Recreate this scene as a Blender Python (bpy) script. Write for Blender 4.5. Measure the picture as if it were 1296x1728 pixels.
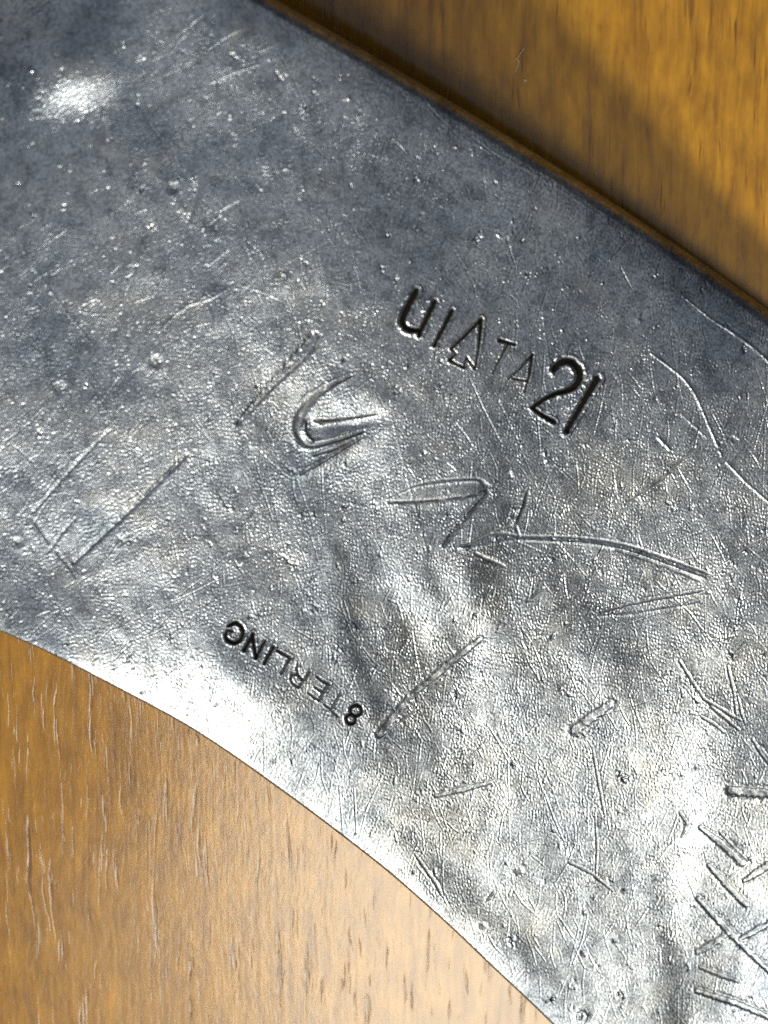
import bpy, math
import numpy as np
from mathutils import Vector, Matrix

sc = bpy.context.scene
for o in list(bpy.data.objects):
    bpy.data.objects.remove(o)
col = sc.collection

# ------------------------------------------------------------------ camera
TILT = math.radians(16.0)          # the lens leans back a little, towards the far side
DIST = 0.16                        # macro distance
PX = 0.036e-3                      # metres per chart unit at that distance
K = PX / DIST
TGT = np.array([0.0, 0.0, 0.004])
FWD = np.array([0.0, -math.sin(TILT), -math.cos(TILT)])
UP = np.array([0.0, math.cos(TILT), -math.sin(TILT)])
CAM = TGT - FWD * DIST
cam_d = bpy.data.cameras.new('camera')
cam = bpy.data.objects.new('camera', cam_d); col.objects.link(cam)
cam.location = CAM
cam.rotation_euler = (-TILT, 0, 0)
cam_d.sensor_fit = 'VERTICAL'; cam_d.sensor_height = 24.0; cam_d.sensor_width = 18.0
cam_d.lens = 12.0 / (K * 864)
cam_d.clip_start = 0.005; cam_d.clip_end = 20
cam_d.dof.use_dof = True
cam_d.dof.focus_distance = DIST + 0.003
cam_d.dof.aperture_fstop = cam_d.lens / 2.3
sc.camera = cam

# ------------------------------------------------------------------ light
world = bpy.data.worlds.new('World'); sc.world = world; world.use_nodes = True
bg = world.node_tree.nodes['Background']
bg.inputs[0].default_value = (0.92, 0.95, 1.0, 1); bg.inputs[1].default_value = 0.07

def area(name, direction, dist, size, energy, color, size_y=None):
    l = bpy.data.lights.new(name, 'AREA'); l.shape = 'RECTANGLE' if size_y else 'DISK'; l.size = size
    if size_y: l.size_y = size_y
    l.energy = energy; l.color = color
    o = bpy.data.objects.new(name, l); col.objects.link(o)
    d = Vector(direction).normalized()
    o.location = d * dist
    o.rotation_euler = d.to_track_quat('Z', 'Y').to_euler()
    return o
# low sun through the window on the left, and the pale window pane in front of the table
KEY_OFF, KEY_AZ = math.radians(60), math.radians(-42)
area('sun_patch_light', (math.sin(KEY_OFF) * math.sin(KEY_AZ), -math.sin(KEY_OFF) * math.cos(KEY_AZ), math.cos(KEY_OFF)), 2.0, 0.30, 66, (1.0, 0.94, 0.82))
area('window_light', (math.tan(math.radians(13)), -math.tan(math.radians(39)), 1), 1.5, .82, 6.8, (1.0, 0.965, 0.82), 1.0)
area('window_pane_light', (math.tan(math.radians(4.5)), -math.tan(math.radians(26)), 1), 1.5, .36, 5.8, (1.0, 0.97, 0.84), .48)
# added overhead fill lamp, gives the silver its cool grey reflection
area('overhead_fill_light', (-.05, .10, 1), 1.6, 2.4, 4.6, (0.86, 0.93, 1.0), 2.0)

sc.view_settings.view_transform = 'Standard'; sc.view_settings.look = 'None'
sc.view_settings.exposure = 0.0; sc.view_settings.gamma = 1.0
sc.view_settings.use_curve_mapping = False
sc.render.engine = 'CYCLES'
sc.cycles.use_denoising = False
sc.cycles.max_bounces = 4
sc.cycles.sample_clamp_indirect = 4.0

# ------------------------------------------------------------------ helpers
def at(px, py, z):
    """chart point at height z (metres) -> world x, y, z"""
    px = np.asarray(px, float); py = np.asarray(py, float); z = np.asarray(z, float)
    dx = K * (px - 648); dy = K * (864 - py)
    rx = dx; ry = FWD[1] + UP[1] * dy; rz = FWD[2] + UP[2] * dy
    t = (z - CAM[2]) / rz
    return CAM[0] + rx * t, CAM[1] + ry * t, CAM[2] + rz * t + 0 * px

def spline(xs, ys, x):
    """smooth (Catmull-Rom / Hermite) interpolation through points"""
    xs = np.asarray(xs, float); ys = np.asarray(ys, float); x = np.asarray(x, float)
    m = np.gradient(ys, xs)
    i = np.clip(np.searchsorted(xs, x) - 1, 0, len(xs) - 2)
    h = xs[i + 1] - xs[i]; t = np.clip((x - xs[i]) / h, 0, 1)
    return ((2*t**3 - 3*t**2 + 1) * ys[i] + (t**3 - 2*t**2 + t) * h * m[i]
            + (-2*t**3 + 3*t**2) * ys[i + 1] + (t**3 - t**2) * h * m[i + 1])

def sstep(a, b, x):
    t = np.clip((x - a) / (b - a), 0, 1)
    return t * t * (3 - 2 * t)

def nodes_of(mat):
    mat.use_nodes = True
    nt = mat.node_tree
    return nt, nt.nodes, nt.links, nt.nodes['Principled BSDF']

# ------------------------------------------------------------------ materials
def silver_material():
    m = bpy.data.materials.new('worn_silver'); nt, N, L, b = nodes_of(m)
    tc = N.new('ShaderNodeTexCoord')
    def noise(scale, detail=4, rough=.6, dist=0):
        n = N.new('ShaderNodeTexNoise'); n.inputs['Scale'].default_value = scale
        n.inputs['Detail'].default_value = detail; n.inputs['Roughness'].default_value = rough
        n.inputs['Distortion'].default_value = dist
        L.new(tc.outputs['Object'], n.inputs['Vector']); return n
    def ramp(src, stops):
        r = N.new('ShaderNodeValToRGB'); e = r.color_ramp.elements
        while len(e) < len(stops): e.new(0.5)
        for k, (p, c) in enumerate(stops):
            e[k].position = p; e[k].color = (*c, 1)
        L.new(src, r.inputs[0]); return r
    def mix(fac, a, c, kind='MIX'):
        x = N.new('ShaderNodeMix'); x.data_type = 'RGBA'; x.blend_type = kind
        if isinstance(fac, float): x.inputs[0].default_value = fac
        else: L.new(fac, x.inputs[0])
        for s, v in ((6, a), (7, c)):
            if isinstance(v, tuple): x.inputs[s].default_value = (*v, 1)
            else: L.new(v, x.inputs[s])
        return x.outputs[2]
    big = noise(140, 5, .62, .4)
    patina = ramp(big.outputs[0], [(.32, (.22, .25, .30)), (.48, (.41, .44, .49)), (.68, (.54, .555, .575))])
    fine = noise(6500, 3, .75)
    fr = ramp(fine.outputs[0], [(.38, (.45, .46, .48)), (.50, (.88, .88, .88)), (.62, (1.2, 1.2, 1.18))])
    c = mix(1.0, patina.outputs[0], fr.outputs[0], 'MULTIPLY')
    mott = noise(900, 4, .65, .5)
    mr = ramp(mott.outputs[0], [(.36, (.60, .61, .63)), (.52, (1, 1, 1))])
    c = mix(.9, c, mr.outputs[0], 'MULTIPLY')
    warm = noise(260, 4, .6)
    wr = ramp(warm.outputs[0], [(.55, (0, 0, 0)), (.75, (.35, .35, .35))])
    c = mix(wr.outputs[0], c, (.56, .52, .45))
    ox = N.new('ShaderNodeAttribute'); ox.attribute_name = 'oxide'
    c = mix(ox.outputs['Fac'], c, (.010, .009, .008))
    L.new(c, b.inputs['Base Color'])
    # metal under the black oxide is hidden
    inv = N.new('ShaderNodeMath'); inv.operation = 'SUBTRACT'; inv.inputs[0].default_value = 1.0
    L.new(ox.outputs['Fac'], inv.inputs[1]); L.new(inv.outputs[0], b.inputs['Metallic'])
    rr = N.new('ShaderNodeMapRange'); L.new(big.outputs[0], rr.inputs[0])
    rr.inputs[1].default_value = .3; rr.inputs[2].default_value = .7
    rr.inputs[3].default_value = .28; rr.inputs[4].default_value = .20
    ro = N.new('ShaderNodeMath'); ro.operation = 'MULTIPLY_ADD'
    L.new(ox.outputs['Fac'], ro.inputs[0]); ro.inputs[1].default_value = .4
    L.new(rr.outputs[0], ro.inputs[2]); L.new(ro.outputs[0], b.inputs['Roughness'])
    sp = N.new('ShaderNodeMath'); sp.operation = 'MULTIPLY'; L.new(inv.outputs[0], sp.inputs[0]); sp.inputs[1].default_value = .5
    L.new(sp.outputs[0], b.inputs['Specular IOR Level'])
    g1 = noise(13000, 2, .65, .3)
    bp = N.new('ShaderNodeBump'); bp.inputs['Strength'].default_value = .5
    bp.inputs['Distance'].default_value = .000013
    L.new(g1.outputs[0], bp.inputs['Height']); L.new(bp.outputs[0], b.inputs['Normal'])
    return m

def wood_material():
    m = bpy.data.materials.new('varnished_wood'); nt, N, L, b = nodes_of(m)
    tc = N.new('ShaderNodeTexCoord')
    # the grain runs along y and wavers a little
    wob = N.new('ShaderNodeTexNoise'); wob.inputs['Scale'].default_value = 120; wob.inputs['Detail'].default_value = 3
    L.new(tc.outputs['Object'], wob.inputs['Vector'])
    wadd = N.new('ShaderNodeVectorMath'); wadd.operation = 'MULTIPLY_ADD'
    L.new(wob.outputs['Color'], wadd.inputs[0]); wadd.inputs[1].default_value = (.0012, .0, 0)
    L.new(tc.outputs['Object'], wadd.inputs[2])
    def stretched(sx, sy, detail=4, rough=.6, seed=0., typ='noise', rnd=1.0, rot=2.0):
        mp = N.new('ShaderNodeMapping'); mp.inputs['Scale'].default_value = (sx, sy, 1)
        mp.inputs['Location'].default_value = (seed, seed * 1.7, 0)
        mp.inputs['Rotation'].default_value = (0, 0, math.radians(rot))
        L.new(wadd.outputs[0], mp.inputs['Vector'])
        if typ == 'noise':
            n = N.new('ShaderNodeTexNoise'); n.inputs['Scale'].default_value = 1
            n.inputs['Detail'].default_value = detail; n.inputs['Roughness'].default_value = rough
        else:
            n = N.new('ShaderNodeTexVoronoi'); n.inputs['Scale'].default_value = 1
            n.inputs['Randomness'].default_value = rnd
        L.new(mp.outputs[0], n.inputs['Vector']); return n
    def ramp(src, stops):
        r = N.new('ShaderNodeValToRGB'); e = r.color_ramp.elements
        while len(e) < len(stops): e.new(0.5)
        for k, (p, c) in enumerate(stops):
            e[k].position = p; e[k].color = (*c, 1) if isinstance(c, tuple) else (c, c, c, 1)
        L.new(src, r.inputs[0]); return r.outputs[0]
    def math_(op, a, c):
        x = N.new('ShaderNodeMath'); x.operation = op
        for s, v in ((0, a), (1, c)):
            if isinstance(v, (int, float)): x.inputs[s].default_value = v
            else: L.new(v, x.inputs[s])
        return x.outputs[0]
    def mix(fac, a, c, kind='MIX'):
        x = N.new('ShaderNodeMix'); x.data_type = 'RGBA'; x.blend_type = kind
        if isinstance(fac, float): x.inputs[0].default_value = fac
        else: L.new(fac, x.inputs[0])
        for s, v in ((6, a), (7, c)):
            if isinstance(v, tuple): x.inputs[s].default_value = (*v, 1)
            else: L.new(v, x.inputs[s])
        return x.outputs[2]
    broad = stretched(90, 12, 3, .5, 3)
    c = ramp(broad.outputs[0], [(.3, (.196, .087, .0045)), (.55, (.262, .121, .006)), (.75, (.318, .151, .0082))])
    streak = stretched(2300, 110, 6, .7, 7)
    c = mix(.9, c, ramp(streak.outputs[0], [(.32, (.66, .60, .52)), (.48, (.95, .95, .95)), (.66, (1.18, 1.2, 1.22))]), 'MULTIPLY')
    flame = stretched(1000, 380, 3, .6, 11, rot=8)
    c = mix(.85, c, ramp(flame.outputs[0], [(.34, (.74, .69, .6)), (.52, (1, 1, 1)), (.70, (1.28, 1.3, 1.2))]), 'MULTIPLY')
    # open pores: thin dark dashes along the grain, of uneven length
    p1 = stretched(1700, 120, 3, .6, 17)
    pore = ramp(p1.outputs[0], [(.32, 1.0), (.39, 0.0)])
    p2 = stretched(3100, 240, 2, .5, 29, rot=3)
    pore2 = ramp(p2.outputs[0], [(.27, 1.0), (.36, 0.0)])
    gate = stretched(300, 130, 2, .5, 31)
    gt = ramp(gate.outputs[0], [(.36, .25), (.60, 1.0)])
    pores = math_('MULTIPLY', math_('MAXIMUM', pore, pore2), gt)
    c = mix(math_('MULTIPLY', pores, .85), c, (.085, .034, .006))
    L.new(c, b.inputs['Base Color'])
    b.inputs['Roughness'].default_value = .36
    b.inputs['IOR'].default_value = 1.5
    b.inputs['Coat Weight'].default_value = 1.0; b.inputs['Coat IOR'].default_value = 1.48; b.inputs['Coat Roughness'].default_value = .12
    b.inputs['Specular IOR Level'].default_value = .12
    rough_r = ramp(streak.outputs[0], [(.3, .34), (.7, .20)])
    L.new(rough_r, b.inputs['Roughness'])
    h = math_('SUBTRACT', math_('MULTIPLY', streak.outputs[0], .32), math_('MULTIPLY', pores, .6))
    tex = stretched(2600, 900, 3, .6, 41)
    h = math_('ADD', h, math_('MULTIPLY', tex.outputs[0], .35))
    bp = N.new('ShaderNodeBump'); bp.inputs['Strength'].default_value = .5
    bp.inputs['Distance'].default_value = .00006
    L.new(h, bp.inputs['Height']); L.new(bp.outputs[0], b.inputs['Normal']); 
    bc = N.new('ShaderNodeBump'); bc.inputs['Strength'].default_value = .3; bc.inputs['Distance'].default_value = .00006
    L.new(h, bc.inputs['Height']); L.new(bc.outputs[0], b.inputs['Coat Normal'])
    return m

SILVER = silver_material(); WOOD = wood_material()

# ------------------------------------------------------------------ table
def slab(name, hx, hy, thick, bev, mat):
    import bmesh
    bm = bmesh.new(); bmesh.ops.create_cube(bm, size=1)
    bmesh.ops.scale(bm, vec=(2 * hx, 2 * hy, thick), verts=bm.verts)
    bmesh.ops.translate(bm, vec=(0, 0, -thick / 2), verts=bm.verts)
    bmesh.ops.bevel(bm, geom=list(bm.edges), offset=bev, segments=3, affect='EDGES', profile=.5)
    me = bpy.data.meshes.new(name); bm.to_mesh(me); bm.free()
    o = bpy.data.objects.new(name, me); col.objects.link(o); me.materials.append(mat)
    return o
table = slab('table_top', .45, .40, .022, .002, WOOD)
table['kind'] = 'structure'

# ------------------------------------------------------------------ silver: relief chart
rng = np.random.default_rng(11)
X0, Y0, W, H = -420, -420, 2200, 2600            # chart window, one cell per unit
U = 0.036                                        # mm per chart unit
gx = np.arange(W) + X0; gy = np.arange(H) + Y0
kx = np.fft.rfftfreq(W) * 2 * np.pi; ky = np.fft.fftfreq(H) * 2 * np.pi
KX, KY = np.meshgrid(kx, ky)
relief = np.zeros((H, W), np.float32)            # mm
oxide = np.zeros((H, W), np.float32)
label = np.zeros((H, W), np.int16)

def band(lo, hi, stretch=1.0, ang=0.0):
    """noise with wavelengths lo..hi units, unit slope-free variance; stretched along ang"""
    ca, sa = math.cos(ang), math.sin(ang)
    a = (KX * ca + KY * sa) * stretch; c = -KX * sa + KY * ca
    r = np.sqrt(a * a + c * c) + 1e-9
    wl = 2 * np.pi / r
    f = np.exp(-(np.log(wl / math.sqrt(lo * hi)) / (0.5 * math.log(hi / lo) + .15)) ** 2)
    n = np.fft.irfft2(np.fft.rfft2(rng.standard_normal((H, W))) * f, s=(H, W))
    return (n / n.std()).astype(np.float32)

def blob(cx, cy, rx, ry=None, ang=0.0, soft=2.0):
    ry = ry or rx
    R = int(max(rx, ry) * 2.6) + 4
    ix0, ix1 = max(0, int(cx - X0) - R), min(W, int(cx - X0) + R)
    iy0, iy1 = max(0, int(cy - Y0) - R), min(H, int(cy - Y0) + R)
    xx, yy = np.meshgrid(gx[ix0:ix1] - cx, gy[iy0:iy1] - cy)
    a = math.radians(ang); u = xx * math.cos(a) + yy * math.sin(a); v = -xx * math.sin(a) + yy * math.cos(a)
    return (slice(iy0, iy1), slice(ix0, ix1)), np.exp(-((u / rx) ** 2 + (v / ry) ** 2) ** (soft / 2))

def dist_line(pts, pad):
    """distance to a polyline, with the half width interpolated along it; pts = (x, y, halfwidth)"""
    p = np.array(pts, float)
    ix0 = max(0, int(p[:, 0].min() - X0 - pad)); ix1 = min(W, int(p[:, 0].max() - X0 + pad) + 1)
    iy0 = max(0, int(p[:, 1].min() - Y0 - pad)); iy1 = min(H, int(p[:, 1].max() - Y0 + pad) + 1)
    xx, yy = np.meshgrid(gx[ix0:ix1].astype(float), gy[iy0:iy1].astype(float))
    best = np.full(xx.shape, 1e9); sd = np.zeros(xx.shape)
    for (x0, y0, w0), (x1, y1, w1) in zip(p[:-1], p[1:]):
        ex, ey = x1 - x0, y1 - y0; l2 = ex * ex + ey * ey + 1e-9
        t = np.clip(((xx - x0) * ex + (yy - y0) * ey) / l2, 0, 1)
        d = np.hypot(xx - x0 - t * ex, yy - y0 - t * ey)
        r = d / (w0 + t * (w1 - w0))
        side = np.sign((xx - x0) * ey - (yy - y0) * ex)
        k = r < best
        best = np.where(k, r, best); sd = np.where(k, side, sd)
    return (slice(iy0, iy1), slice(ix0, ix1)), best, sd

def smooth_pts(pts, n=6):
    p = np.array(pts, float)
    if len(p) < 3: return pts
    t = np.arange(len(p)); tt = np.linspace(0, len(p) - 1, (len(p) - 1) * n + 1)
    return np.stack([spline(t, p[:, k], tt) for k in range(p.shape[1])], 1)

parts = []          # (name, label or None)
def stamp(name, strokes, depth=.10, black=1.0, rim=.28, text=None, curved=True, part=True, floor=.66):
    """one stamped mark: strokes pressed into the silver, thrown-up rim, dark oxide in the floor"""
    if part:
        parts.append((name, text)); idx = len(parts)
    for st in strokes:
        pts = smooth_pts(st) if curved and len(st) > 3 else st
        wmax = max(q[2] for q in st)
        sl, r, sd = dist_line(pts, wmax * 3.2 + 3)
        wob = 1.0 + (.08 if black else .12) * jit[sl]
        r = r * wob
        prof = -depth * (1 - sstep(floor, 1.12, r)) * (1 + (.0 if black else .10) * np.clip(jit2[sl], -1.5, 1.5)) + rim * depth * np.exp(-((r - 1.5) / .38) ** 2) * np.clip(1 + .35 * jit2[sl], .3, 1.8)
        relief[sl] = np.where(prof < 0, np.minimum(relief[sl], prof + .3 * relief[sl]), relief[sl] + prof)
        o = (1 - sstep(.72, 1.12, r)) * black
        oxide[sl] = np.maximum(oxide[sl], o)
        if part: label[sl] = np.where(r < 1.08, idx, label[sl])

def crease(pts, depth, ridge=0., black=0., curved=True, step=0.0, part=None, text=None):
    """a chisel line: V groove (depth>0) or raised line (depth<0), optional step to one side"""
    pts = smooth_pts(pts) if curved and len(pts) > 3 else pts
    wmax = max(q[2] for q in pts)
    pts = [(x, y, w * .92) for x, y, w in pts]
    sl, r, sd = dist_line(pts, wmax * 6 + 3)
    jw = min(1., 2.6 / wmax)
    r = np.abs(r * (1 + jw * (.05 * jit[sl] + .16 * jit2[sl])) + .05 * jw * jit3[sl])
    dm = np.clip(1 + .14 * jit2[sl], .4, 1.6)
    black = black * np.clip(.85 + .3 * jit2[sl] + .2 * jit3[sl], .15, 1) if black else None
    relief[sl] += -depth * dm * np.exp(-(r / .9) ** 2) + ridge * np.exp(-((r - 2.0) / .8) ** 2)
    if step: relief[sl] += step * sd * np.exp(-(r / 2.2) ** 2) * np.tanh(r * 1.5)
    if black is not None: oxide[sl] = np.maximum(oxide[sl], black * np.exp(-(r / .8) ** 4))
    if part:
        parts.append((part, text)); label[sl] = np.where(r < 1.25, len(parts), label[sl])

# --- slow relief: dents and bulges that turn the face towards or away from the window
g = np.zeros((H, W), np.float32)
def lean(amp, cx, cy, rx, ry=None, ang=0., soft=2.0):
    sl, v = blob(cx, cy, rx, ry, ang, soft); g[sl] += amp * v
for a in [
    (.30, 108, 165, 72, 46, -10), (.07, 1030, 830, 280, 200, 0), (-.05, 180, 640, 240, 160, 0), (-.05, 330, 250, 200, 150), (-.08, 520, 60, 260, 90, 30),
    (-.05, 350, 480, 260, 200, 0), 
    (.06, 480, 640, 80, 45, -50), (.07, 600, 680, 50, 40, 30), (.06, 560, 770, 70, 28, -30),
    (.08, 520, 490, 90, 26, -15), (-.06, 700, 420, 240, 140, 30),
    (-.05, 250, 850, 200, 160, 0), (-.10, 90, 1000, 190, 60, 25),
    (-.06, 350, 980, 170, 90, 0), (-.05, 545, 885, 60, 60), 
    (.14, 700, 1015, 30, 55, -30), (.18, 790, 1035, 32, 45, 0), 
    (.06, 390, 1190, 150, 36, 32), (-.20, 40, 1070, 150, 45, 25), (.09, 560, 1300, 220, 60, 38), (-.06, 430, 1120, 90, 40, 32),
    (.09, 800, 1230, 260, 200, 30), (.02, 1100, 1300, 160, 160),
    (-.07, 770, 1530, 120, 40, 45), (-.05, 900, 1650, 160, 60, 45), (-.08, 1080, 1600, 70, 170, 10),
    (.11, 1215, 1480, 60, 200, 5), (.05, 1200, 1680, 60, 60), (-.12, 1250, 1700, 60, 60), (.04, 1255, 1130, 80, 80),
    (-.05, 1150, 560, 200, 110, 35),
]:
    lean(*a)
G = np.fft.rfft2(g * U)
slow = np.fft.irfft2(G * (1j * KY) / (KY ** 2 + .12 * KX ** 2 + (1 / 500.) ** 2), s=(H, W)).astype(np.float32)
del G
for hgt, cx, cy, rx, ry, an in [(-.07, 690, 1070, 100, 140, -8), (.08, 1015, 1120, 55, 130, -28), (-.04, 850, 985, 60, 60, 0), (.05, 585, 670, 62, 26, -12),
                                 (-.07, 585, 716, 50, 12, -8), (.09, 560, 772, 60, 14, -30), (-.05, 745, 862, 60, 22, -8), (.04, 830, 880, 40, 30, -40)]:
    sl, v = blob(cx, cy, rx, ry, an); slow[sl] += hgt * v
sl, r, sd = dist_line([(1165, 1380, 26), (1140, 1450, 28), (1132, 1530, 28), (1146, 1620, 28), (1160, 1720, 26), (1170, 1840, 26)], 110)
slow[sl] -= .062 * np.exp(-r ** 2)
sl, r, sd = dist_line(smooth_pts([(560, 930, 14), (564, 990, 24), (572, 1060, 26), (592, 1130, 26), (630, 1215, 18)]), 70)
slow[sl] += .030 * np.exp(-r ** 2)
slow += .010 * band(120, 300) + .003 * band(40, 90)

# --- worn skin: fine hammered grain, pits and scratches
jit = band(6, 16); jit2 = band(16, 40); jit3 = band(9, 22)
rough_map = np.full((H, W), .75, np.float32)
for a, cx, cy, rx, ry, an in [(.55, 900, 1150, 420, 300, 30), (.9, 108, 165, 70, 50, 0), (.30, 480, 700, 200, 160, 0), (-.40, 650, 420, 150, 90, 0), (-.35, 150, 300, 240, 160, 0),
                              (-.50, 960, 1620, 180, 90, 45), (.35, 1230, 1500, 90, 260, 0), (-.25, 1080, 450, 260, 90, 35), (.25, 270, 1130, 160, 60, 30), (-.3, 590, 1080, 24, 120, -5), (-.3, 980, 1090, 34, 90, -30)]:
    sl, v = blob(cx, cy, rx, ry, an); rough_map[sl] += a * v
rough_map *= 1 + .30 * band(60, 160)
rough_map = np.clip(rough_map, .12, 1.6)
n1 = band(3.3, 5.6, 1.8, math.radians(64)); n1 = np.sign(n1) * np.abs(n1) ** 2.2
n2 = band(9, 18, 1.6, math.radians(60))
skin = (.0023 * n1 + .0005 * n2 * np.clip(rough_map, .2, 2)) * rough_map
del n1, n2
pit_layer = np.zeros((H, W), np.float32)
for k in range(6500):
    cx, cy = rng.uniform(X0 + 30, X0 + W - 30), rng.uniform(Y0 + 30, Y0 + H - 30)
    r = rng.uniform(1.8, 3.6) * (1 + .8 * (rng.random() < .07))
    sl, v = blob(cx, cy, r * rng.uniform(1, 2.8), r, rng.uniform(20, 160)); v = v * np.clip(.45 + .8 * jit[sl], -.3, 1.5)
    pit_layer[sl] -= v * (rng.uniform(.004, .016) if rng.random() < .82 else rng.uniform(.03, .055)) * (1 if rng.random() < .6 else -.9)
for k in range(13000):
    cx, cy = rng.uniform(X0 + 120, X0 + W - 120), rng.uniform(Y0 + 120, Y0 + H - 120)
    ln = rng.exponential(13) + 5
    if rng.random() < .02: ln *= 3
    an = math.radians(rng.choice([-62, 62, 75, 100, -48]) + rng.normal(0, 18))
    hw = rng.uniform(.75, 1.1)
    bend = rng.normal(0, .06) * ln
    ux, uy = math.cos(an), math.sin(an)
    p = [(cx - ux * ln, cy - uy * ln, hw * .7), (cx - uy * bend, cy + ux * bend, hw), (cx + ux * ln, cy + uy * ln, hw * .6)]
    sl, r, sd = dist_line(p, 5)
    d = rng.uniform(.004, .013) * (2.2 if rng.random() < .15 else 1)
    pit_layer[sl] += -d * np.exp(-r ** 2) + .45 * d * np.exp(-((r - 2.1) / .8) ** 2)

# --- chisel lines and leaf strokes
crease([(182, 728, 2), (120, 792, 2.4), (55, 865, 2)], .034, part='chisel_line')
crease([(50, 873, 2.2), (66, 890, 2.4), (82, 915, 2)], .030, part='chisel_line')
crease([(126, 876, 2), (104, 900, 2.4), (84, 930, 2)], .028, part='chisel_line')
crease([(95, 930, 2), (118, 958, 2.6), (128, 975, 1.6)], .030, part='chisel_line')
crease([(314, 768, 3.4), (228, 853, 4.6), (124, 950, 3.4)], .060, part='chisel_line')
# long leaf blade
crease([(528, 566, 7), (488, 615, 8), (445, 662, 7), (402, 714, 4)], .060, part='leaf_stroke')
crease([(541, 566, 2.2), (537, 578, 2.5), (520, 600, 2.5), (472, 643, 2.6), (444, 672, 2.4), (421, 698, 1.8)], .050, black=.7, part='leaf_stroke')
# rounded arch
crease([(592, 634, 2), (560, 650, 3.5), (532, 670, 5), (512, 692, 6), (503, 716, 6), (506, 738, 5), (520, 751, 4), (545, 749, 3), (584, 738, 2.6), (614, 727, 2)], .070, ridge=.018, black=.42, part='arch_stroke')
crease([(514, 712, 3), (513, 722, 4.5), (518, 736, 4.5), (527, 745, 3)], -.060)
crease([(531, 710, 1.6), (540, 710, 3.0), (552, 709.5, 2.4), (590, 706, 1.8), (634, 699, 1.2)], .075, ridge=.012, black=.95, part='arch_stroke')
crease([(508, 800, 1.6), (560, 770, 2.2), (611, 738, 1.6)], .040, ridge=.02, black=.5, part='chisel_line')
crease([(527, 791, 1.6), (560, 768, 2.2), (600, 745, 1.6)], .030, ridge=.02, black=.4, part='chisel_line')
crease([(530, 768, 1.8), (566, 757, 2.2), (598, 741, 1.6)], .034, ridge=.02, black=.5)
# spear
crease([(654, 843, 1.6), (684, 828, 2), (713, 820, 2), (774, 812.5, 2), (812, 812, 2.2)], -.030, part='spear_stroke')
crease([(660, 838, 1.4), (713, 815, 1.6), (774, 808, 1.6), (808, 808, 1.6)], .026, black=.35)
crease([(656, 847, 1.6), (691, 847, 2.4), (743, 843.5, 2.6), (793, 836.5, 2.4), (818, 826, 2.2)], .050, black=.75, part='spear_stroke')
crease([(812, 811, 2.4), (822, 820, 3.4), (820, 829, 3)], .060, black=.85)
crease([(820, 830, 3), (790, 862, 3.4), (762, 892, 3.6), (744, 920, 2)], -.034, ridge=0)
crease([(826, 832, 2), (797, 865, 2.6), (766, 902, 3), (750, 922, 2)], .052, black=.8, part='spear_stroke')
crease([(860, 796, 1.6), (850, 805, 2.2), (838, 813, 1.4)], .045, black=.6)
crease([(886, 832, 2), (877, 862, 3.6), (866, 886, 2.4)], -.04); crease([(892, 834, 1.8), (885, 858, 2.2), (875, 882, 1.6)], .045, black=.7, part='chisel_line')
crease([(872, 890, 1.4), (876, 905, 2), (874, 912, 1.4)], .045, black=.6)
# stem
crease([(780, 927, 3), (811, 921, 3), (867, 911.5, 2.6), (930, 913, 2.4), (1000, 918, 2.4), (1060, 930, 2.6), (1120, 951, 2.8), (1190, 976, 2)], -.034, part='stem_stroke')
crease([(790, 919, 1.6), (836, 900, 2), (880, 905, 2), (950, 906, 1.8), (1010, 911, 1.8), (1064, 922, 2), (1124, 942, 2.2), (1196, 968, 1.4)], .038, black=.55, part='stem_stroke')
crease([(1040, 928, 1.6), (1090, 944, 2), (1140, 963, 2), (1180, 980, 1.4)], .034, black=.55)
crease([(788, 921, 2), (836, 894, 2), (870, 886, 2)], .03, black=.4)
crease([(776, 924, 3), (784, 926, 4), (790, 924, 3)], -.05)
crease([(803, 934, 2), (826, 945, 3.4), (850, 955, 2)], .05, black=.6, part='chisel_line')
crease([(888, 1015, 1.6), (902, 1004, 2.4), (917, 992, 1.6)], .045, black=.6, part='chisel_line')
crease([(1014, 1033, 1.6), (1060, 1020, 2), (1120, 1008, 2.2), (1186, 996, 1.4)], .040, ridge=.012, black=.5, part='chisel_line')
crease([(1010, 1040, 2), (1070, 1036, 2.6), (1180, 1018, 2)], -.022)
crease([(1172, 756, 1.6), (1145, 782, 2), (1120, 805, 2.4), (1090, 826, 2), (1058, 845, 1.4)], .040, black=.75, part='chisel_line')
crease([(1296, 905, 1.6), (1270, 917, 2), (1225, 945, 1.2)], .035, black=.4)
calm = np.zeros((H, W), np.float32)
for p in ([(668, 843, 2), (740, 830, 10), (806, 822, 11)], [(528, 730, 8), (600, 718, 9), (628, 713, 5)]):
    sl, r, sd = dist_line(p, 16); calm[sl] = np.maximum(calm[sl], .75 * (1 - sstep(.7, 1.0, r)))
# bright troughs
def trough(pts, depth, **kw):
    p = [(x, y, w * 1.2) for x, y, w in pts]
    stamp('chisel_groove', [p], depth=depth * .9, black=0., rim=.35, floor=.72, **kw)
    sl, r, sd = dist_line(p, 30)
    oxide[sl] = np.maximum(oxide[sl], .45 * np.clip(.8 + .3 * jit2[sl], 0, 1) * np.exp(-((r * (1 + .08 * jit[sl]) - 1.12) / .16) ** 2))
    calm[sl] = np.maximum(calm[sl], 1 - sstep(.85, 1.1, r))
trough([(808, 1080, 3.5), (770, 1110, 5), (732, 1142, 5), (696, 1172, 3.6)], .05)
trough([(690, 1178, 5), (668, 1206, 6), (640, 1240, 5)], .05)
trough([(1028, 1190, 5), (1000, 1209, 7), (970, 1232, 7)], .05)
trough([(1232, 1334, 6), (1262, 1337, 6.5), (1310, 1340, 6)], .06)
trough([(1182, 1396, 3), (1218, 1424, 5), (1252, 1456, 5)], .045)
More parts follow.
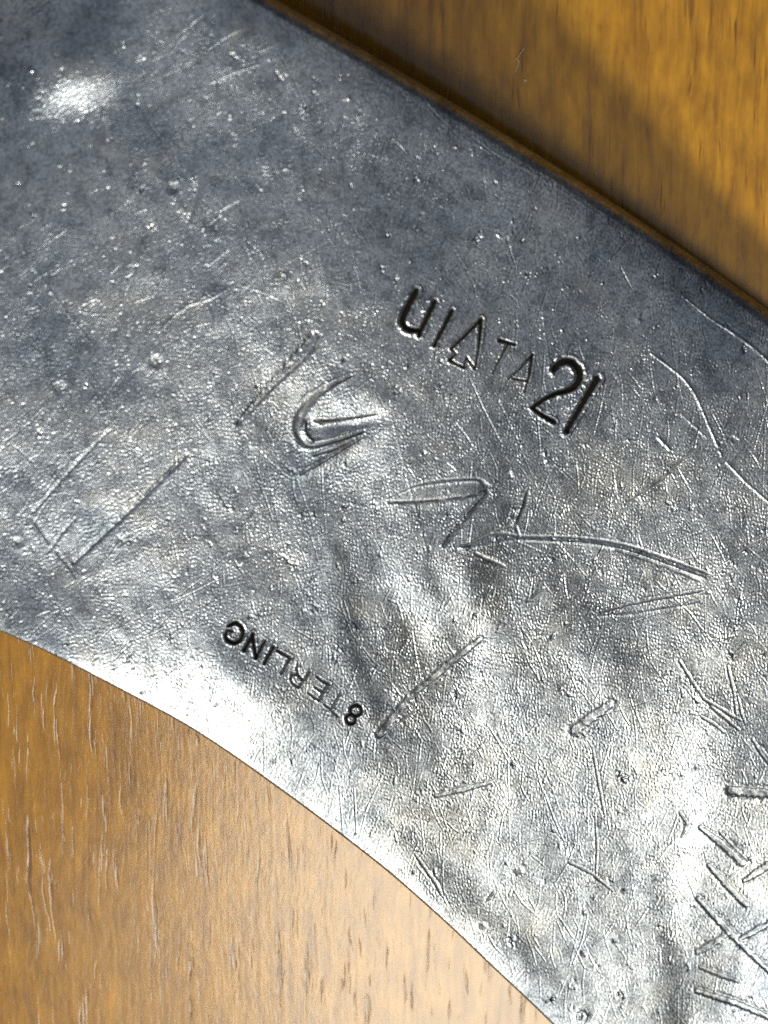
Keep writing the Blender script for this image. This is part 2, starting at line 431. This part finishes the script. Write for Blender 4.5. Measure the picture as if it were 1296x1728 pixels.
trough([(1196, 1460, 3), (1226, 1492, 4.5), (1258, 1526, 4)], .045)
trough([(1178, 1516, 3.5), (1212, 1552, 4.5), (1250, 1592, 4.5), (1310, 1650, 3)], .055)
trough([(1256, 1486, 3), (1278, 1472, 5), (1310, 1452, 5)], .055)
trough([(1250, 1584, 3), (1276, 1570, 4), (1310, 1552, 4)], .05)
trough([(1178, 1606, 4), (1200, 1594, 5), (1228, 1576, 3)], .04)
trough([(1182, 1632, 2.5), (1212, 1644, 3.2), (1246, 1656, 2.2)], .035)
trough([(1176, 1672, 3), (1215, 1684, 4), (1250, 1696, 4), (1310, 1722, 3)], .055)
trough([(735, 1343, 2.5), (780, 1332, 4.0), (828, 1320, 2.5)], .035)
for p in ([(1200, 1192, 2), (1222, 1210, 2.4), (1248, 1232, 1.6)], [(1188, 1180, 2), (1220, 1198, 2.4), (1250, 1216, 1.6)], [(1184, 1210, 1.6), (1205, 1222, 2), (1222, 1236, 1.4)],
          [(1148, 1116, 1.6), (1168, 1150, 2.2), (1190, 1182, 1.6)], [(1228, 1124, 1.6), (1238, 1165, 2), (1243, 1206, 1.4)], [(1246, 1178, 1.4), (1252, 1206, 1.8), (1258, 1222, 1.2)],
          [(1270, 1248, 1.8), (1288, 1276, 2.2), (1310, 1304, 1.6)], [(1284, 1262, 1.6), (1300, 1284, 2), (1318, 1308, 1.4)],
          [(1000, 1262, 1.4), (1010, 1320, 1.8), (1020, 1372, 1.2)], [(1004, 1372, 1.2), (1008, 1430, 1.6), (1006, 1475, 1.2)], [(960, 1455, 1.4), (1000, 1475, 1.8), (1035, 1504, 1.2)],
          [(1214, 1404, 1.4), (1240, 1432, 1.8), (1262, 1452, 1.2)], [(1148, 1372, 1.6), (1160, 1392, 2.4), (1150, 1412, 1.4)], [(700, 1440, 1.4), (735, 1490, 2.4), (745, 1510, 1.6)],
          [(822, 1520, 1.4), (828, 1512, 2.6), (834, 1505, 1.4)], [(640, 1245, 1.2), (700, 1200, 1.4)]):
    crease(p, .035, ridge=.012, black=.45)
# raised bright lines near the far edge
for p, d in ([(1098, 596, 1.6), (1128, 618, 2.2), (1152, 638, 2.4), (1172, 664, 2.2), (1186, 694, 2), (1202, 732, 1.8), (1218, 770, 1.4)], .024), \
            ([(1148, 496, 1.2), (1200, 538, 1.6), (1240, 564, 2.6), (1275, 590, 2.8), (1310, 622, 2.6)], .024), ([(1150, 700, 1.2), (1175, 722, 1.6), (1192, 738, 1.2)], .014), \
            ([(1226, 780, 2), (1260, 815, 2.2), (1300, 850, 2)], .02), ([(60, 455, 1.4), (100, 510, 2), (135, 555, 2), (155, 580, 1.4)], .018), ([(268, 560, 1.4), (310, 520, 2.2), (352, 505, 2), (382, 490, 1.4)], .016), \
            ([(770, 230, 1.0), (860, 270, 1.4), (960, 330, 1.4), (1010, 362, 1)], .010), ([(1110, 738, 2.2), (1120, 748, 3), (1130, 758, 2)], .03), ([(14, 366, 1.4), (12, 385, 1.8), (18, 404, 1.2)], .014), \
            ([(246, 400, 2), (238, 420, 3.2), (232, 445, 2)], .03), ([(304, 342, 2), (306, 350, 2.6), (300, 356, 2)], .03), ([(336, 336, 2), (330, 352, 2.4), (322, 380, 1.6)], .026), ([(340, 374, 3), (344, 384, 3), (346, 396, 1.4)], .03), \
            ([(364, 366, 2), (368, 374, 3), (358, 394, 1.4)], .028), ([(414, 410, 2), (420, 424, 2), (424, 436, 1.2)], .02), ([(440, 424, 2), (444, 432, 2.6)], .02), ([(462, 440, 1), (480, 424, 1.4), (496, 410, 1)], .012), \
            ([(350, 516, 1.6), (358, 536, 2.4), (356, 556, 1.6)], .02), ([(52, 112, 1.2), (66, 135, 1.8), (80, 155, 1.2)], .016), ([(555, 350, 1), (600, 352, 1.2), (660, 354, 1)], .008):
    crease(p, -d * 1.15)
for p in ([(548, 255, 1), (540, 290, 1.3), (532, 330, 1)], [(535, 345, 1), (600, 349, 1.3), (650, 352, 1)], [(1155, 770, 1), (1130, 800, 1.4), (1115, 815, 1)], [(660, 700, 1), (720, 930, 1.0)], [(912, 500, 1), (920, 560, 1.2), (928, 620, 1)], [(860, 1000, 1), (890, 1100, 1.2)], [(980, 1700, 1.2), (1020, 1655, 1.5), (1060, 1625, 1)]):
    crease(p, -.010)

# --- punched pits
def pit(cx, cy, r, depth, black=.5, name='punched_pit'):
    parts.append((name, None)); idx = len(parts)
    sl, v = blob(cx, cy, r, r * .9, 0, 3.0); relief[sl] -= depth * v * (1 + .25 * jit[sl])
    sl2, v2 = blob(cx, cy, r * 1.7, r * 1.6, 0, 2.4); relief[sl2] += .35 * depth * v2
    oxide[sl] = np.maximum(oxide[sl], black * v * (jit[sl] < .6)); label[sl] = np.where(v > .4, idx, label[sl])
pit(262, 611, 11, .10, .45); pit(292, 318, 9, .08, .35); pit(711, 361, 4, .05, .8); pit(982, 1714, 12, -.06, .0, 'solder_bead')
pit(1078, 540, 6, -.03, 0, 'solder_bead'); pit(30, 915, 8, .06, .3); pit(103, 655, 11, .045, .1); pit(62, 190, 5, .05, .6); pit(6, 205, 5, .05, .6); pit(205, 912, 9, .035, .1)
for q in ((988, 1540), (1054, 1503), (1038, 1588), (985, 1608), (816, 1562), (876, 1470), (1012, 1392), (1240, 742)):
    pit(*q, rng.uniform(4.5, 7), .04, .35)

# --- stamps
def ring(cx, cy, rx, ry, a0, a1, w, n=14):
    return [(cx + rx * math.cos(math.radians(a)), cy + ry * math.sin(math.radians(a)), w) for a in np.linspace(a0, a1, n)]
def A(*p, w=5): return [(650 + x / 3.24, 460 + y / 3.24, (q[0] if q else w)) for x, y, *q in p]
def B(*p, w=2.8): return [(360 + x / 4.32, 1020 + y / 4.32, (q[0] if q else w)) for x, y, *q in p]
ST = 'stamped_letter'; SD = 'stamped_digit'
stamp(ST, [A((170, 100, 6), (128, 180, 6.4), (98, 250, 6.4), (100, 285, 6), (135, 312, 5.5), (185, 315, 4)), A((272, 158, 5), (235, 235, 5), (186, 340, 4.2))], .12, text='large black stamped letter U')
stamp(ST, [A((366, 208, 4.6), (320, 300, 4), (268, 398, 3.2))], .11, text='black stamped letter I')
stamp('stamped_mark', [A((522, 255, 3.2), (440, 340, 3), (360, 415, 2.4)), A((524, 255, 4.2), (520, 330, 3.6), (512, 410, 2.6), (496, 515, 1.9)),
                       A((362, 415, 2.2), (386, 442, 2), (352, 478, 3.2), (388, 498, 2), (430, 520, 2)), A((430, 522, 1.9), (446, 462, 1.9), (494, 530, 1.9))], .09, curved=False, text='stamped spear-shaped mark with zigzag base')
stamp(ST, [A((625, 368, 3.6), (668, 382, 3), (712, 392, 2.4)), A((672, 388, 2.6), (632, 468, 2), (590, 552, 1.3))], .07, black=.95, text='thin stamped letter T')
stamp(ST, [A((805, 448, 2.6), (740, 520, 2), (674, 580, 1.5)), A((805, 448, 3), (790, 560, 2.5), (764, 652, 1.7)), A((696, 578, 1.5), (740, 586, 1.6), (782, 592, 1.6))], .07, black=.95, text='thin stamped letter A')
stamp(SD, [A((922, 528, 6), (950, 497, 6), (990, 482, 6.4), (1035, 500, 6.8), (1064, 545, 7), (1055, 595, 6.6), (1010, 637, 5.4), (930, 660, 4.4), (860, 695, 3.8), (806, 738, 3.6)), A((806, 740, 3.4), (860, 780, 3.6), (924, 815, 4))], .12, text='large black stamped digit 2')
stamp(SD, [A((1158, 580, 7), (1080, 715, 5.6), (992, 866, 5))], .13, text='large black stamped digit 1', floor=.6)
stamp(ST, [B((104, 186, 2.6), (142, 194, 2.4)), B((96, 206, 3.2), (92, 232, 3.6), (108, 260, 3.8), (145, 278, 3.8), (190, 262, 3.8), (216, 220, 3.8), (212, 172, 3.8), (178, 138, 3.6), (140, 138, 3.4), (112, 156, 3))], .09, text='small black stamped letter G')
stamp(ST, [B((224, 335, 3.2), (258, 275, 4), (292, 212, 3.6)), B((290, 215, 3.2), (298, 300, 3.4), (312, 390, 3)), B((312, 388, 3), (345, 325, 3), (380, 264, 2.8))], .085, text='small black stamped letter N')
stamp(ST, [B((372, 430, 2.6), (405, 370, 3), (440, 308, 3.4))], .085, text='small black stamped letter I')
stamp(ST, [B((497, 503, 1.9), (530, 445, 2.4), (563, 387, 2.8)), B((563, 387, 2.8), (515, 362, 2.4), (466, 335, 2.2))], .08, black=.72, text='small black stamped letter L')
stamp(ST, [B((622, 604, 2), (660, 552, 2.4), (706, 490, 2)), B((622, 602, 2), (585, 578, 2), (566, 540, 2.2), (582, 508, 2.4), (620, 515, 2.4), (652, 548, 2.6)), B((620, 515, 2.4), (610, 470, 2.2), (618, 428, 1.8))], .07, black=.68, text='small stamped letter R')
stamp(ST, [B((770, 702, 1.8), (806, 640, 2.6), (846, 578, 2.8)), B((770, 700, 1.7), (730, 672, 1.7), (692, 642, 1.5)), B((806, 638, 2.2), (770, 622, 2), (738, 600, 1.6)), B((846, 580, 2.4), (800, 560, 2.2), (754, 524, 1.8))], .07, black=.64, text='small stamped letter E')
stamp(ST, [B((812, 728, 1.6), (860, 768, 1.8), (910, 814, 1.8)), B((866, 756, 2), (900, 700, 1.9), (934, 640, 1.8))], .065, black=.62, text='thin small stamped letter T')
stamp(ST, [[(x, y, 3.1) for x, y, _ in ring(601, 1198.5, 9.5, 9, 0, 360, 3)], [(x, y, 2.9) for x, y, _ in ring(592.5, 1213, 8, 8, 0, 360, 3)]], .09, text='small black stamped letter S with closed loops')

relief *= 1.0
total = relief + (skin + pit_layer) * (1 - .8 * np.clip(oxide, 0, 1)) * (1 - .85 * calm)
oxide = np.clip(oxide * (1.3 + .10 * jit), 0, 1)
print('relief done')

# ------------------------------------------------------------------ silver: curved band
AX = np.array([.83, .558]); AX /= np.linalg.norm(AX)          # along the band (chart axes, y down)
PN = np.array([AX[1], -AX[0]])                                # across it, towards the far edge
low_px = np.array([(-560, 860), (-300, 945), (-120, 1012), (0, 1062), (83, 1099), (167, 1142), (247, 1184), (309, 1218), (400, 1277), (463, 1322), (530, 1371), (597, 1422),
                   (660, 1472), (705, 1511), (767, 1567), (835, 1632), (897, 1690), (960, 1752), (1100, 1900), (1300, 2110), (1440, 2270)], float)
up_px = np.array([(-420, -520), (-150, -350), (150, -165), (330, -65), (451, 1), (553, 61), (636, 111), (713, 157), (800, 206), (916, 272), (996, 327), (1067, 378),
                  (1172, 449), (1242, 499), (1296, 534), (1500, 690), (1800, 940), (2150, 1260)], float)
ls, lq = low_px @ AX, low_px @ PN
us, uq = up_px @ AX, up_px @ PN
uq = np.polyval(np.polyfit((us - 900) / 900, uq, 5), (us - 900) / 900)           # a fair curve through the far edge
S0, S1 = -420.0, 2340.0
STEP = 1.42
s = np.concatenate([np.arange(S0, -40, 6.0), np.arange(-40, 2080, STEP), np.arange(2080, S1 + 1, 6.0)])
qlo = spline(ls, lq, s); qup = spline(us, uq, s)
end = np.minimum(s - S0, S1 - s)                               # rounded corners at both ends
cut = 120 * (1 - np.sqrt(np.clip(1 - (1 - np.clip(end / 120, 0, 1)) ** 2, 0, 1)))
qlo = qlo + cut; qup = qup - cut
NT = 780
t = np.linspace(0, 1, NT)
S2 = s[None, :] + 0 * t[:, None]
Q2 = qlo[None, :] * (1 - t[:, None]) + qup[None, :] * t[:, None]
CX = S2 * AX[0] + Q2 * PN[0]; CY = S2 * AX[1] + Q2 * PN[1]

# height of the band above the table (mm): an arch along its length, higher at the far edge
sk = [-420, -150, 150, 500, 860, 1258, 1600, 2000, 2340]
zup = spline(sk, [1.35, 5.0, 7.5, 6.7, 4.5, 2.4, 1.5, 1.3, 1.30], s)
zlo = spline(sk, [1.30, 6.6, 11.2, 11.6, 10.2, 7.8, 5.6, 2.9, 1.30], s)
tt = t[:, None]
Z = zlo[None] * (1 - tt) + zup[None] * tt
dlo = (Q2 - qlo[None]); dup = (qup[None] - Q2)                 # chart distance from the two edges
Z = Z - .16 * np.clip(1 - dlo / 60, 0, 1) ** 2 - .26 * np.clip(1 - dup / 75, 0, 1) ** 2 - .20 * np.clip(1 - dup / 14, 0, 1) ** 2

def sample(img, x, y):
    fx = np.clip(x - X0, 0, W - 1.001); fy = np.clip(y - Y0, 0, H - 1.001)
    ix = fx.astype(int); iy = fy.astype(int); ax = fx - ix; ay = fy - iy
    return (img[iy, ix] * (1 - ax) * (1 - ay) + img[iy, ix + 1] * ax * (1 - ay)
            + img[iy + 1, ix] * (1 - ax) * ay + img[iy + 1, ix + 1] * ax * ay)
fade = sstep(0, 14, dlo) * sstep(0, 14, dup) * .75 + .25
Z = Z + sample(total, CX, CY) * fade + sample(slow, CX, CY)
OX = sample(oxide, CX, CY)
LB = label[np.clip(np.rint(CY - Y0).astype(int), 0, H - 1), np.clip(np.rint(CX - X0).astype(int), 0, W - 1)]

gxw, gyw, gzw = at(CX, CY, Z * 1e-3)
NS = len(s)
face_co = np.stack([gxw, gyw, gzw], -1)                        # NT x NS x 3

# edge profile rows (outward chart offset, drop in mm): far edge shows a sloped wall, near edge is undercut
THK = 1.25
def rows(edge_q, zrow, sign, prof):
    out = []
    for off, drop in prof:
        q = edge_q + sign * off
        wob = 1 + .08 * np.sin(s * .031) + .06 * np.sin(s * .083 + 1.3)
        out.append(np.stack(at(s * AX[0] + q * PN[0], s * AX[1] + q * PN[1], (zrow - drop * (wob if drop < 1 else 1)) * 1e-3), -1))
    return out
far = rows(qup, Z[-1], 1, [(1.6, .05), (3.2, .16), (5.0, .36), (7.5, .66), (10.0, .98), (10.4, 1.15), (9.0, THK)])
near = rows(qlo, Z[0], -1, [(1.6, .05), (2.8, .16), (3.2, .40), (2.6, .8), (1.6, 1.1), (-1.0, THK)])
back = []
for f in (.12, .3, .5, .7, .88):
    q = qup * (1 - f) + qlo * f
    zr = zup * (1 - f) + zlo * f - THK - .12
    back.append(np.stack(at(s * AX[0] + q * PN[0], s * AX[1] + q * PN[1], zr * 1e-3), -1))

def grid_mesh(name, rows_co, quads=None, oxv=None, normals=None, mat=SILVER):
    co = rows_co.reshape(-1, 3).astype(np.float32)
    me = bpy.data.meshes.new(name)
    if quads is None:
        r, c = rows_co.shape[:2]
        idx = np.arange(r * c).reshape(r, c)
        quads = np.stack([idx[:-1, :-1], idx[:-1, 1:], idx[1:, 1:], idx[1:, :-1]], -1).reshape(-1, 4)
    used, inv = np.unique(quads, return_inverse=True)
    inv = inv.reshape(-1, 4).astype(np.int32)
    me.vertices.add(len(used)); me.vertices.foreach_set('co', co[used].ravel())
    nf = len(inv)
    me.loops.add(nf * 4); me.loops.foreach_set('vertex_index', inv.ravel())
    me.polygons.add(nf); me.polygons.foreach_set('loop_start', np.arange(0, nf * 4, 4, dtype=np.int32))
    me.update(calc_edges=True)
    me.polygons.foreach_set('use_smooth', np.ones(nf, bool))
    at_ = me.attributes.new('oxide', 'FLOAT', 'POINT')
    at_.data.foreach_set('value', (np.zeros(len(used)) if oxv is None else oxv.ravel()[used]).astype(np.float32))
    if normals is not None:
        me.normals_split_custom_set_from_vertices(normals.reshape(-1, 3)[used].astype(np.float32))
    me.materials.append(mat)
    return me

# normals of the whole face, so that the cut-out marks shade without a seam
du = np.gradient(face_co, axis=1); dv = np.gradient(face_co, axis=0)
nrm = np.cross(du, dv); nrm /= np.linalg.norm(nrm, axis=-1, keepdims=True) + 1e-20
if nrm[..., 2].mean() < 0: nrm = -nrm

root = bpy.data.objects.new('silver_band', None); col.objects.link(root)
root.empty_display_size = .01
root.location = (0, 0, 0)
root['label'] = 'worn curved silver band with black stamped letters, lying on the wooden table'
root['category'] = 'silver jewelry'

idx = np.arange(NT * NS).reshape(NT, NS)
quads = np.stack([idx[:-1, :-1], idx[:-1, 1:], idx[1:, 1:], idx[1:, :-1]], -1).reshape(-1, 4)
lab_v = LB.ravel()
qlab = np.max(lab_v[quads], axis=1)
def child(name, me, text=None):
    o = bpy.data.objects.new(name, me); col.objects.link(o); o.parent = root
    if text: o['label'] = text
    return o
child('inner_face', grid_mesh('inner_face', face_co, quads[qlab == 0], OX, nrm))
rim_far = np.stack([face_co[-1]] + far); child('far_edge', grid_mesh('far_edge', rim_far))
rim_near = np.stack([n for n in near[::-1]] + [face_co[0]]); child('near_edge', grid_mesh('near_edge', rim_near))
child('outer_face', grid_mesh('outer_face', np.stack([far[-1]] + back + [near[-1]])))
for j in (0, -1):                                              # closing strips at the two ends
    col_top = face_co[::10, j]
    n = len(col_top); f = np.linspace(0, 1, n)[:, None]
    bot = near[-1][j] * (1 - f) + far[-1][j] * f
    strip = np.stack([col_top, bot] if j == 0 else [bot, col_top])
    child('band_end', grid_mesh('band_end', strip))
for k, (nm, text) in enumerate(parts, 1):
    qk = quads[qlab == k]
    if len(qk) < 6: continue
    child(nm, grid_mesh(nm, face_co, qk, OX, nrm), text)
zmin = min(np.min(b[..., 2]) for b in back + far + near)
print('lowest back point (mm)', zmin * 1e3)

# ------------------------------------------------------------------ lint and dust on the shaded wood
def tube(name, pts, rad, mat, text, cat, nseg=5):
    p = np.array(pts, float); n = len(p); vs = []; fs = []
    for i in range(n):
        d = p[min(i + 1, n - 1)] - p[max(i - 1, 0)]; d /= np.linalg.norm(d)
        u = np.cross(d, (0, 0, 1.)); u /= np.linalg.norm(u); w = np.cross(d, u)
        rr = rad * (.45 + .55 * math.sin(math.pi * (i + .3) / (n - .4)))
        vs += [tuple(p[i] + rr * (math.cos(a) * u + math.sin(a) * w)) for a in np.linspace(0, 2 * math.pi, nseg, endpoint=False)]
    for i in range(n - 1):
        for k in range(nseg):
            fs.append((i * nseg + k, i * nseg + (k + 1) % nseg, (i + 1) * nseg + (k + 1) % nseg, (i + 1) * nseg + k))
    fs += [tuple(range(nseg))[::-1], tuple(range((n - 1) * nseg, n * nseg))]
    me = bpy.data.meshes.new(name); me.from_pydata(vs, [], fs); me.materials.append(mat)
    o = bpy.data.objects.new(name, me); col.objects.link(o)
    o['label'] = text; o['category'] = cat
    return o
LINT = bpy.data.materials.new('lint'); nt, N, L, b = nodes_of(LINT)
nz = N.new('ShaderNodeTexNoise'); nz.inputs['Scale'].default_value = 4000
rp = N.new('ShaderNodeValToRGB'); rp.color_ramp.elements[0].color = (.42, .34, .24, 1); rp.color_ramp.elements[1].color = (.66, .58, .46, 1)
L.new(nz.outputs[0], rp.inputs[0]); L.new(rp.outputs[0], b.inputs['Base Color']); b.inputs['Roughness'].default_value = .8
th = np.linspace(0, 1, 14)
fx, fy = 866 + 16 * th + 5 * np.sin(th * 7), 118 - 34 * th + 4 * np.cos(th * 9)
tube('lint_fibre', np.stack(at(fx, fy, .00005 + .00012 * np.sin(th * 3.1)), -1), .000028, LINT, 'tiny pale curled lint fibre on the shaded wood near the band', 'lint')
fx, fy = 884 + 4 * th, 134 + 3 * th
tube('dust_speck', np.stack(at(fx, fy, .00006 + 0 * th), -1), .00006, LINT, 'tiny pale dust speck on the shaded wood beside the lint fibre', 'dust')
